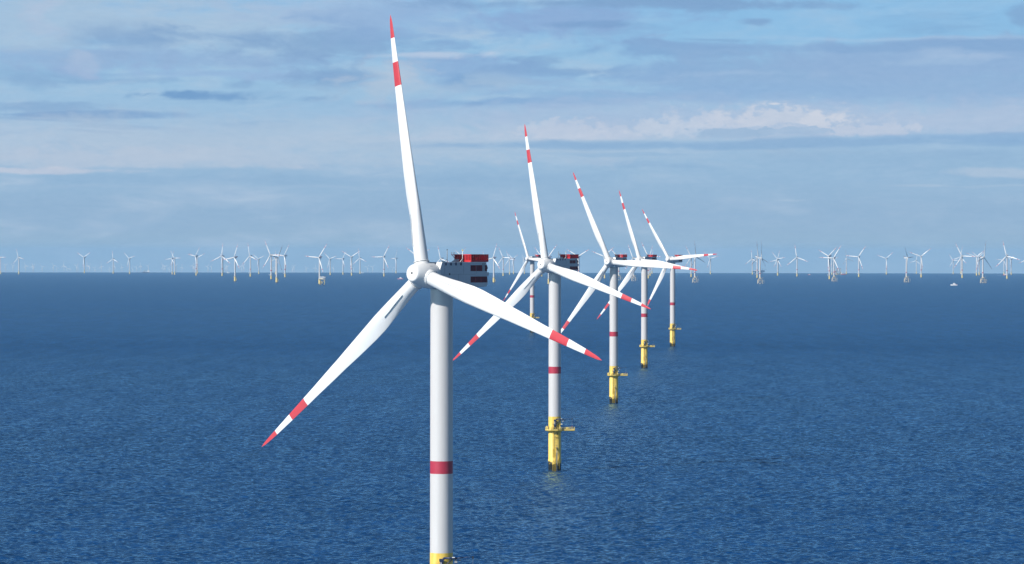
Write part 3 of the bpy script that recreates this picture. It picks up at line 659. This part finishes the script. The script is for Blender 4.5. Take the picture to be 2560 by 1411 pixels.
TILT, OVER = .10, 7.85
def near_turbine(px, D, psi, ph, label, number=False):
    root = empty('wind_turbine', at(px, D)); tag(root, label, 'wind turbine', 'large wind turbines in the near row')
    obj('tower', TOWER, root)
    tp = obj('transition_piece', PILEM, root)
    obj('ladder', LAD, tp); obj('boat_landing', LAND, tp)
    if number: obj('identification_letter', NUM[0], tp); obj('identification_number', NUM[1], tp)
    pl = obj('service_platform', PLAT, root); obj('platform_railing', RAIL, pl); [obj('cabinet', c_, pl) for c_ in CAB]; obj('davit', DAV, pl)
    cr_ = obj('deck_crane', CRP, root); obj('crane_boom', CRB, cr_); obj('hook', HOOK, cr_)
    Mn = Matrix.Translation((0, 0, NZ)) @ Matrix.Rotation(-psi, 4, 'Z')
    if not PROTO:
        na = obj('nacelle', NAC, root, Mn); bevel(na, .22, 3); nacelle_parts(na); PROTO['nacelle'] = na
    else:
        src = PROTO['nacelle']; na = src.copy(); col.objects.link(na); na.parent = root; na.matrix_basis = Mn
        for ch in list(src.children):
            c_ = ch.copy(); col.objects.link(c_); c_.parent = na
            for g in list(ch.children): d_ = g.copy(); col.objects.link(d_); d_.parent = c_
    n = Vector((-sin(psi)*cos(TILT), -cos(psi)*cos(TILT), sin(TILT)))
    Mh = Matrix.Translation(Vector((0, 0, NZ)) + n*OVER) @ Matrix.Rotation(-psi, 4, 'Z') @ Matrix.Rotation(-TILT, 4, 'X')
    # the hub mesh is drawn for phase 0: turn it with the rotor
    hb_ = obj('rotor_hub', HUB, root, Mh @ Matrix.Rotation(ph, 4, 'Y')); obj('nose_opening', HOLE, hb_)
    for k in range(3):
        b = obj('blade', BLADE, root, Mh @ Matrix.Rotation(ph + 2*pi*k/3, 4, 'Y'))
        obj('flow_strip', STRIP, b)
    return root
PROTO = {}
D2 = math.degrees
NEAR = [
 (1104.2, 1035.9, 42.33, -12.32, 'nearest and largest wind turbine, its yellow base cut by the bottom of the photo', False),
 (1387.2, 1905.6, 38.53, -12.78, 'second nearest turbine, yellow base marked N 24 and reflected in the sea', True),
 (1534.7, 2770.1, 28.28, -25.42, 'third nearest turbine, its level right blade passing in front of the fourth tower', False),
 (1611.2, 3636.6, 39.63, -22.18, 'fourth nearest turbine, its nacelle showing just above the level blade of the third', False),
 (1681.7, 4499.7, 39.16, -34.82, 'rightmost turbine of the near row, one red-banded blade pointing level to the right', False),
 (1330.7, 5301.8, 47.49, -25.5, 'smallest turbine of the near row, behind and left of the second nearest', False)]
for px, D, ps, ph, lb, nb in NEAR: near_turbine(px, D, R_(ps), R_(ph), lb, nb)

# ------------------------------------------------------------------ distant turbines (unit models: hub height 100 m)
def far_tower(zlo, band, rings=False, r0=3.5, r1=2.8):
    m = MB(); z1 = 98.0
    r = lambda z: r0 + (r1-r0)*(z-zlo)/(z1-zlo)
    zz = [(zlo, band-1.9, TOWERW), (band-1.9, band+1.9, TRED), (band+1.9, z1, TOWERW)] if band else [(zlo, z1, TOWERW)]
    for a, b, mt in zz: m.lathe([(r(a), a), (r(b), b)], mt, 16)
    return m.mesh('tower')
def far_pile(top, r, plat, side=False, dark=False):
    m = MB(); m.lathe([(r, -8), (r, 1.6)], GROWTH, 16); m.lathe([(r, 1.6), (r, top)], FYEL, 16)
    if side: m.box(r-.3, r+1.8, -1.4, 1.4, 4, top-8, FYEL)
    return m.mesh('foundation')
def far_plat(z, r, ext, mt):
    m = MB(); m.lathe([(0, z), (r, z), (r, z+1.0), (0, z+1.0)], mt, 16)
    m.lathe([(r-.1, z+2.0), (r, z+2.0), (r, z+2.3), (r-.1, z+2.3)], mt, 16)
    for k in range(8): a = k*pi/4; m.tube((r*cos(a), r*sin(a), z+1), (r*cos(a), r*sin(a), z+2.2), .12, mt, 4)
    if ext: m.box(-ext, 0, -2.5, 2.5, z, z+.9, mt); m.box(-ext, -ext+2.6, -1.6, 1.6, z+.9, z+3.2, mt)
    return m.mesh('platform')
def jacket():
    m = MB(); zt = 15.5; w0, w1 = 9.0, 7.6
    cs = [(-1, -1), (1, -1), (1, 1), (-1, 1)]
    c = lambda k, z: (cs[k % 4][0]*(w0 + (w1-w0)*z/zt), cs[k % 4][1]*(w0 + (w1-w0)*z/zt), z)
    for k in range(4):
        m.tube(c(k, -6), c(k, zt), .65, CREAM, 8)
        for a, b in ((-3, 7), (7, zt)):
            m.tube(c(k, a), c(k+1, b), .34, CREAM, 6); m.tube(c(k+1, a), c(k, b), .34, CREAM, 6)
        m.tube(c(k, zt), (cs[k][0]*1.6, cs[k][1]*1.6, 24), .55, CREAM, 8); m.tube(c(k, zt), c(k+1, zt), .5, CREAM, 6)
    m.lathe([(3.1, 17), (3.1, 26)], CREAM, 16, cap=(True, True)); m.tube((w0+6, -2, -6), (w0+6, -2, 15), .5, CREAM, 6); m.tube((w0+6, 4, -6), (w0+6, 4, 15), .35, CREAM, 6)
    m.tube((w0+6, -2, 14), (w1, -2, 14), .3, CREAM, 6)
    m.box(-9, 9, -9, 9, 19.2, 19.8, STEEL); m.tube((8, -8, 19.8), (8, -8, 24), .3, YELLOW, 6); m.tube((8, -8, 24), (13, -8, 22.5), .3, YELLOW, 6)
    return m.mesh('jacket_foundation')
def far_nacelle(kind):
    m = MB()
    if kind == 'K':
        m.lathe([(1.0, -5), (3.4, -4), (3.9, 0), (3.4, 4), (2.4, 9), (1.4, 12)], GREY, 14, axis='Y', cap=(True, True)); m.box(-3.6, 3.6, 6.5, 13, 3.2, 5.6, DRED)
    elif kind == 'J':
        m.box(-2.9, 2.9, -4, 9.5, -2.9, 3.2, GREY); m.box(-3.0, 3.0, 6, 10.5, 3.4, 5.0, DRED); m.tube((0, 4, 3.6), (0, 4, 7), .3, STEEL, 6)
    else:
        m.box(-2.6, 2.6, -3.4, 9.5, -2.6, 3.0, GREY); m.box(-2.6, 2.6, 5, 10.5, 3.2, 4.8, DRED)
    return m.mesh('nacelle')
def far_hub():
    m = MB(); m.lathe([(2.4, 2.6), (2.6, 0), (2.2, -1.6), (1.3, -2.8), (.2, -3.1)], WHITE, 12, axis='Y', cap=(True, True)); return m.mesh('rotor_hub')
FT = {'S': (far_tower(19, 0), far_pile(19, 3.3, 0), far_plat(19, 4.6, 0, STEEL), far_nacelle('S')),
      'M': (far_tower(15.5, 37), far_pile(15.5, 3.5, 0), far_plat(17.8, 5.0, 9.5, GREY), far_nacelle('S')),
      'K': (far_tower(21, 0, r0=3.5, r1=2.6), far_pile(21, 4.3, 0, True), far_plat(21, 5.3, 0, STEEL), far_nacelle('K')),
      'J': (far_tower(24, 40, r0=3.3, r1=2.4), jacket(), None, far_nacelle('J'))}
FHUB = far_hub(); FBL = blade_mesh(True)
ORD = ['first', 'second', 'third', 'fourth', 'fifth', 'sixth', 'seventh', 'eighth', 'ninth', 'tenth']
def nth(i):
    if i < 10: return ORD[i]
    k = i + 1; return '%d%s' % (k, 'th' if 10 < k % 100 < 20 else {1: 'st', 2: 'nd', 3: 'rd'}.get(k % 10, 'th'))
def far_turbine(kind, px, D, H, R, psi, ph, label):
    s = H/100
    root = empty('wind_turbine', at(px, D)); tag(root, label, 'wind turbine', 'distant wind turbines along the horizon')
    tw_, fd, pf, nc = FT[kind]; S = Matrix.Scale(s, 4)
    obj('tower', tw_, root, S); obj('jacket_foundation' if kind == 'J' else 'foundation', fd, root, S)
    if pf: obj('platform', pf, root, S)
    Rz = Matrix.Rotation(-psi, 4, 'Z'); T = Matrix.Translation((0, 0, H))
    obj('nacelle', nc, root, T @ Rz @ S)
    n = Vector((-sin(psi), -cos(psi), .08))
    Mh = Matrix.Translation(Vector((0, 0, H)) + n*5.6*s) @ Rz @ Matrix.Rotation(-.08, 4, 'X')
    obj('rotor_hub', FHUB, root, Mh @ S)
    q = R/78.4
    for k in range(3): obj('blade', FBL, root, Mh @ Matrix.Rotation(ph + 2*pi*k/3, 4, 'Y') @ Matrix.Diagonal((q*1.15, q*1.1, q, 1)))
FAR = [
 ('S', 1.0, 27205, 129.4, 82.7, 0.768, 1.571),
 ('S', 47.0, 26682, 128.4, 70.7, 0.628, 1.78),
 ('S', 211.0, 31045, 139.5, 90.8, 0.559, 1.047),
 ('S', 283.0, 28959, 121.3, 69.8, 0.489, 2.042),
 ('S', 324.0, 27644, 122.1, 70.3, 0.628, 1.257),
 ('S', 430.5, 26595, 120.4, 64.8, 0.628, 0.419),
 ('S', 436.6, 25555, 121.5, 66.2, 0.559, 1.571),
 ('M', 490.5, 23840, 132.3, 81.2, 0.838, 0.681),
 ('S', 493.5, 30139, 134.8, 78.1, 0.0, 1.047),
 ('M', 555.5, 23131, 130.9, 88.2, 0.419, 0.105),
 ('S', 557.0, 29423, 143.2, 88.1, 1.257, 0.838),
 ('K', 587.5, 16894, 113.8, 71.8, 0.698, 0.367),
 ('M', 626.0, 22151, 129.2, 86.1, 0.768, 1.885),
 ('S', 647.0, 28108, 120.9, 65.2, 0.489, 1.152),
 ('M', 678.0, 18791, 128.7, 86.3, 0.628, 1.623),
 ('K', 691.5, 16008, 112.4, 74.0, -1.117, 0.681),
 ('S', 689.0, 26918, 118.9, 67.1, 0.768, 0.105),
 ('M', 712.5, 21287, 130.1, 87.8, 0.838, 0.628),
 ('K', 799.0, 14971, 111.9, 71.5, 0.559, 0.628),
 ('S', 825.5, 25485, 116.9, 70.4, 0.628, 1.257),
 ('S', 857.5, 26561, 118.8, 70.8, 0.698, 0.576),
 ('M', 879.0, 24188, 128.7, 84.7, 0.419, 1.047),
 ('S', 900.0, 29231, 130.7, 86.0, 0.628, 1.937),
 ('M', 960.0, 22735, 126.1, 88.9, 0.489, 0.524),
 ('S', 990.0, 31158, 134.0, 91.7, 1.117, 0.471),
 ('M', 1046.0, 21504, 126.6, 99.0, 0.559, 1.1),
 ('K', 1103.0, 17083, 108.3, 68.0, 0.698, 1.833),
 ('M', 1155.0, 22885, 134.7, 94.8, 1.117, 0.942),
 ('S', 1211.0, 28990, 124.7, 72.7, 0.768, 1.937),
 ('K', 1234.5, 16182, 111.8, 70.8, 0.628, 0.314),
 ('M', 1258.0, 23717, 126.2, 76.4, 0.349, 1.676),
 ('S', 1274.0, 27086, 119.6, 73.4, 0.698, 1.676),
 ('S', 1284.0, 29111, 125.2, 80.7, 0.908, 1.1),
 ('S', 1311.0, 29965, 127.2, 78.8, 1.326, 1.1),
 ('M', 1354.5, 23043, 133.0, 87.0, 0.768, 1.309),
 ('K', 1372.0, 15129, 113.0, 74.2, 0.698, 0.733),
 ('M', 1447.0, 19616, 124.4, 81.4, 0.489, 1.047),
 ('M', 1511.8, 20138, 125.4, 86.4, 0.559, 0.89),
 ('J', 1547.0, 18361, 116.4, 74.8, 0.838, 1.257),
 ('J', 1584.0, 17616, 113.7, 75.4, 0.628, 1.676),
 ('M', 1621.0, 20199, 128.1, 89.5, 0.489, 1.623),
 ('M', 1625.5, 24041, 130.6, 82.7, 0.698, 0.314),
 ('S', 1630.0, 30588, 129.9, 82.4, 0.698, 0.209),
 ('M', 1728.0, 22290, 127.4, 79.3, 0.0, 1.623),
 ('J', 1737.0, 16348, 118.5, 76.1, -0.977, 1.937),
 ('S', 1776.0, 29175, 130.5, 84.4, 0.489, 1.309),
 ('S', 1881.0, 28604, 126.3, 76.8, 0.698, 1.99),
 ('M', 1893.0, 21171, 128.2, 91.0, -0.768, 1.99),
 ('J', 1900.0, 15542, 114.4, 79.8, -1.326, 0.052),
 ('S', 1944.0, 25226, 120.0, 66.0, 0.489, 1.414),
 ('S', 1945.0, 26230, 115.8, 75.1, 0.838, 0.314),
 ('M', 1992.5, 23567, 128.1, 87.4, 0.349, 1.937),
 ('M', 2073.5, 19470, 127.8, 84.1, 0.908, 0.942),
 ('S', 2080.0, 27558, 118.6, 59.4, 0.14, 1.204),
 ('J', 2085.0, 17455, 114.6, 75.5, 0.489, 0.576),
 ('M', 2116.0, 30653, 133.6, 79.1, -0.628, 1.885),
 ('M', 2147.0, 22600, 129.2, 88.4, 0.489, 0.628),
 ('M', 2216.0, 29150, 132.0, 83.8, 0.489, 0.89),
 ('J', 2266.0, 16844, 116.3, 64.3, -1.047, 1.518),
 ('S', 2291.0, 32075, 121.7, 65.3, 0.489, 0.209),
 ('M', 2303.0, 22051, 131.1, 83.7, 0.279, 0.89),
 ('S', 2383.0, 31222, 120.2, 67.8, 0.489, 1.518),
 ('M', 2405.5, 21208, 132.1, 86.9, 0.349, 1.623),
 ('S', 2402.5, 31266, 152.2, 95.5, 0.698, 0.209),
 ('M', 2441.5, 25760, 137.1, 83.1, 0.279, 0.89),
 ('S', 2448.0, 26843, 136.8, 85.0, 0.977, 1.047),
 ('J', 2457.0, 16285, 118.0, 79.5, -0.908, 0.262),
 ('S', 2510.0, 28884, 119.4, 66.1, 0.489, 0.628),
 ('M', 2517.5, 20192, 130.3, 91.3, 0.489, 1.833),
 ('S', 2528.0, 28202, 124.5, 64.9, 1.047, 0.995),
 ('M', 2568.0, 22575, 112.5, 74.6, 1.047, 0.209),
]

KD = {'S': 'small far turbine with unbanded white tower', 'M': 'far turbine with red tower band',
      'K': 'tall far turbine on thick yellow pile', 'J': 'far turbine on yellow lattice legs'}
cnt = {}
tot = {k: sum(1 for r in FAR if r[0] == k) for k in KD}
for r in sorted(FAR, key=lambda r: r[1]):
    k = r[0]; i = cnt.get(k, 0); cnt[k] = i + 1
    where = nth(i) + ' of these from the left' if i < tot[k] - 1 else 'rightmost of these'
    far_turbine(*r, KD[k] + ', ' + where)

# ------------------------------------------------------------------ hull-down turbines beyond the horizon
HD = [(14, 664), (33, 665), (64, 665), (82, 665.5), (84.5, 665), (106, 668), (134, 665), (142, 671), (160, 664.5), (168, 672), (175, 672), (192, 665), (195, 668), (218, 664), (224, 666),
      (237, 671), (254, 665.5), (274, 671), (286, 664), (305, 667.5), (331, 671), (341, 668), (352, 665), (371, 665.5), (408, 666), (413, 667), (423, 671), (441, 665), (455, 668.5),
      (483, 665), (486, 670), (520, 667), (529, 667), (564, 667.5), (568, 667), (604, 668), (609, 666), (681, 671), (684.5, 671), (732, 671), (735.6, 667), (766, 671), (788.5, 669.5), (834, 669.5),
      (884, 671), (919, 668.5), (931.6, 668.5), (982, 671)]
def hd_tower():
    m = MB(); m.lathe([(3.4, -20), (2.6, 89)], TOWERW, 10, cap=(True, True)); return m.mesh('tower')
HT, rnd = hd_tower(), random.Random(3)
for i, (px, hy) in enumerate(HD):
    q = hy - .0011*(px-1280) - YT; H = 88.0; D = 45000.
    for _ in range(40):    # distance at which this hub height shows at that height over the horizon
        D = (q - F*(CH-H)/D)*2*RE/F
    D = min(max(D, 42000), 61000)
    H = CH - (q - F*D/2/RE)*D/F
    psi, ph, Rr = R_(rnd.uniform(25, 50)), rnd.uniform(0, 2.09), rnd.uniform(52, 62)
    root = empty('wind_turbine', at(px + .0011*(hy-705.5), D))
    tag(root, 'faint tiny turbine beyond the horizon, %s from the left of these' % nth(i), 'wind turbine', 'faint wind turbines beyond the horizon')
    obj('tower', HT, root, Matrix.Scale(H/90, 4))
    Mh = Matrix.Translation((-sin(psi)*4, -cos(psi)*4, H)) @ Matrix.Rotation(-psi, 4, 'Z')
    obj('nacelle', FT['S'][3], root, Mh)
    for k in range(3): obj('blade', FBL, root, Mh @ Matrix.Rotation(ph + 2*pi*k/3, 4, 'Y') @ Matrix.Diagonal((1.0, 1.0, Rr/78.4, 1)))

# ------------------------------------------------------------------ vessels and platforms
def depth_for(y, px=1280):      # sea distance whose waterline shows at photo row y
    q = max(y - .0011*(px-1280) - YT, 2*sqrt(F*CH*F/2/RE) + .3); b = F/2/RE
    return (q - sqrt(q*q - 4*F*CH*b))/(2*b)
def hull(L, B, Hh, mt, sheer=.25, n=10):
    m = MB(); rs = []
    for i in range(n+1):
        t = i/n; x = (t-.5)*L; w = B/2*(1 - max(0, (t-.6)/.4)**2*.96)*(.85 + .15*min(1, t*5)); z = Hh*(1 + sheer*max(0, t-.5)*2)
        rs.append([(x, -w, z), (x, -w*.8, -1), (x, w*.8, -1), (x, w, z)])
    m.rings(rs, mt, False); return m
def boat(name, px, y, Lpx, mt, label, cat, heading, build, scale=1.0):
    D = depth_for(y, px); L = Lpx/F*D/max(.3, abs(cos(heading)))
    root = empty(name, at(px, D)); root.rotation_euler = (0, 0, heading); tag(root, label, cat)
    B, Hh = L*.26, L*.13
    obj('hull', hull(L, B, Hh, mt).mesh('hull'), root); build(root, L, B, Hh); return root
def b_crew(root, L, B, H):
    m = MB(); m.box(-.26*L, .18*L, -.4*B, .4*B, H, H+.13*L, WHITE); m.box(-.12*L, .12*L, -.34*B, .34*B, H+.13*L, H+.22*L, WHITE); m.box(.121*L, .13*L, -.3*B, .3*B, H+.125*L, H+.165*L, GLASS); obj('deckhouse', m.mesh('deckhouse'), root)
    m = MB(); m.tube((0, 0, H+.22*L), (0, 0, H+.42*L), .012*L, STEEL, 6); m.tube((-.05*L, 0, H+.3*L), (.05*L, 0, H+.3*L), .008*L, STEEL, 5); obj('mast', m.mesh('mast'), root)
    m = MB(); m.box(-.48*L, -.2*L, -.42*B, .42*B, H, H+.02*L, RED); obj('aft_deck', m.mesh('aft_deck'), root)
boat('crew_boat', 1001, 698.6, 14, MAUVE, 'small faded red crew boat with a white deckhouse, left of the largest hub', 'boat', R_(175), b_crew)
boat('motor_yacht', 2385, 714.2, 17, WHITE, 'white motor vessel with mast, nearest boat at the far right', 'boat', R_(178), b_crew)
boat('crew_boat', 2023.5, 688.0, 7.5, HULLR, 'small red-hulled boat with white cabin just under the horizon, right side', 'boat', R_(10), b_crew)
boat('crew_boat', 2513, 688.4, 11, HULLR, 'red and white boat speeding left with a white wake, beside the rightmost tall turbine', 'boat', R_(178), b_crew)
def b_wake():
    D = depth_for(688.6, 2500); p = at(2498, D); m = MB(); L = 10/F*D
    m.prism([(-L/2, 14), (L/2, 5), (L/2, -5), (-L/2, -14)], 0, .5, WHITE, axis='Z'); o = obj('wake_foam', m.mesh('wake_foam')); o.location = p + Vector((0, 0, .05)); tag(o, 'thin white wake line beside the red and white boat at the far right', 'wake')
b_wake()
def b_inst(root, L, B, H):      # installation ship with crane and deck house
    m = MB(); m.box(-.48*L, -.2*L, -.42*B, .42*B, H, H+.22*L, WHITE); m.box(-.42*L, -.26*L, -.36*B, .36*B, H+.22*L, H+.3*L, GREY); obj('deckhouse', m.mesh('deckhouse'), root)
    m = MB(); m.tube((.2*L, 0, H), (.2*L, 0, H+.2*L), .035*L, STEEL, 8); m.tube((.2*L, 0, H+.18*L), (-.1*L, 0, H+.26*L), .02*L, STEEL, 6); obj('crane', m.mesh('crane'), root)
    m = MB()
    for x in (-.05, .08, .34): m.box((x-.05)*L, (x+.05)*L, -.3*B, .3*B, H, H+.08*L, GREY)
    obj('deck_cargo', m.mesh('deck_cargo'), root)
boat('installation_ship', 364.5, 683.2, 19, BLUEH, 'pale hazy service ship on the horizon between the fifth and sixth left turbines', 'ship', R_(182), b_inst)
boat('cargo_ship', 571, 683.0, 8, WHITE, 'tiny white ship on the horizon left of the tall turbine with ringed platform', 'ship', R_(3), b_inst)
boat('cargo_ship', 906, 683.2, 8, WHITE, 'tiny white ship on the horizon between two small left turbines left of the biggest hub', 'ship', R_(3), b_inst)
boat('supply_ship', 2108, 687.0, 14, HULLR, 'red-hulled supply ship with white upperworks beside the stacked deck platform', 'ship', R_(5), b_inst)
boat('cargo_ship', 1578, 689.0, 10, WHITE, 'white vessel low on the water between the near towers, left of the lattice jacket', 'ship', R_(5), b_crew)

def legs(m, w, d, z0, z1, r, mt, brace=True):
    cs = [(-w, -d), (w, -d), (w, d), (-w, d)]
    for k in range(4):
        a, b = cs[k], cs[(k+1) % 4]; m.tube((*a, z0), (*a, z1), r, mt, 8)
        if brace: m.tube((*a, z0+2), (*b, z1), r*.55, mt, 6); m.tube((*b, z0+2), (*a, z1), r*.55, mt, 6)
def platform(px, y, Wpx, build, label, name='offshore_platform'):
    D = depth_for(y, px); root = empty(name, at(px, D)); tag(root, label, 'offshore platform'); build(root, Wpx/F*D, D); return root
def p_annex(root, W, D):
    u = D/F       # metres per photo pixel
    m = MB(); legs(m, W*.36, W*.3, -6, 13*u, .9, FYEL); obj('jacket', m.mesh('jacket'), root)
    m = MB(); m.box(-W/2, W/2, -W*.4, W*.4, 12.2*u, 13.2*u, STEEL); m.box(-W*.46, W*.2, -W*.34, W*.34, 13.2*u, 16.5*u, WHITE); m.box(-W*.3, W*.48, -W*.36, W*.36, 17*u, 19.5*u, GREY); m.box(W*.22, W*.46, -W*.3, W*.3, 13.2*u, 17*u, STEEL); obj('topsides', m.mesh('topsides'), root)
    m = MB(); m.box(-W*.5, W*.1, -W*.42, -W*.34, 14*u, 14.8*u, PALEY); m.box(-W*.25, -W*.12, -W*.2, W*.2, 19.5*u, 21*u, WHITE); m.box(W*.02, W*.2, -W*.2, W*.2, 19.5*u, 20.6*u, WHITE); obj('deck_modules', m.mesh('deck_modules'), root)
    m = MB(); m.lathe([(0, 20.2*u), (W*.3, 20.2*u), (W*.3, 20.8*u), (0, 20.8*u)], STEEL, 8, M=Matrix.Translation((W*.42, 0, 0))); obj('helideck', m.mesh('helideck'), root)
platform(805.5, 712.3, 17, p_annex, 'white and yellow transformer platform on lattice legs, touching the tall left turbine')
def p_blue(root, W, D):
    u = D/F
    m = MB(); legs(m, W*.28, W*.25, -6, 5*u, 3.2, BLUEH, False); obj('legs', m.mesh('legs'), root)
    m = MB(); m.box(-W/2, W/2, -W*.3, W*.3, 5*u, 8*u, BLUEH); m.box(-W*.4, W*.1, -W*.25, W*.25, 8*u, 10.5*u, GREY); m.box(W*.2, W*.5, -W*.28, W*.28, 8*u, 10*u, BLUEH); obj('topsides', m.mesh('topsides'), root)
    m = MB(); m.tube((W*.3, 0, 10*u), (W*.3, 0, 15*u), 1.2, NAVY, 6); m.tube((W*.3, 0, 13*u), (W*.7, 0, 11.5*u), .7, NAVY, 6); m.tube((-W*.1, 0, 10*u), (-W*.1, 0, 15*u), 1.6, NAVY, 6); obj('crane', m.mesh('crane'), root)
platform(1897, 686.2, 28, p_blue, 'dark blue hazy platform on legs behind the jacket turbine right of centre')
def p_stack(root, W, D):
    u = D/F
    m = MB(); legs(m, W*.34, W*.3, -6, 6.5*u, 1.5, FYEL); obj('jacket', m.mesh('jacket'), root)
    m = MB()
    for k, z in enumerate((6.2, 9.6, 12.6, 15.4)): m.box(-W*(.5-.03*k), W*(.5-.03*(3-k)), -W*.35, W*.35, z*u, (z+.6)*u, STEEL)
    for x in (-.4, -.1, .25): m.box((x-.05)*W, (x+.08)*W, -W*.3, W*.3, 6.8*u, 15.4*u, GREY)
    obj('deck_stack', m.mesh('deck_stack'), root)
    m = MB(); m.tube((-W*.5, 0, 3*u), (W*.1, 0, 1.5*u), 1.4, HULLR, 6); m.box(-W*.52, -W*.3, -W*.3, W*.3, 7*u, 9.5*u, HULLR); obj('gangway', m.mesh('gangway'), root)
platform(2096, 687.6, 17, p_stack, 'tall stacked-deck transformer platform on yellow legs beside the red supply ship')
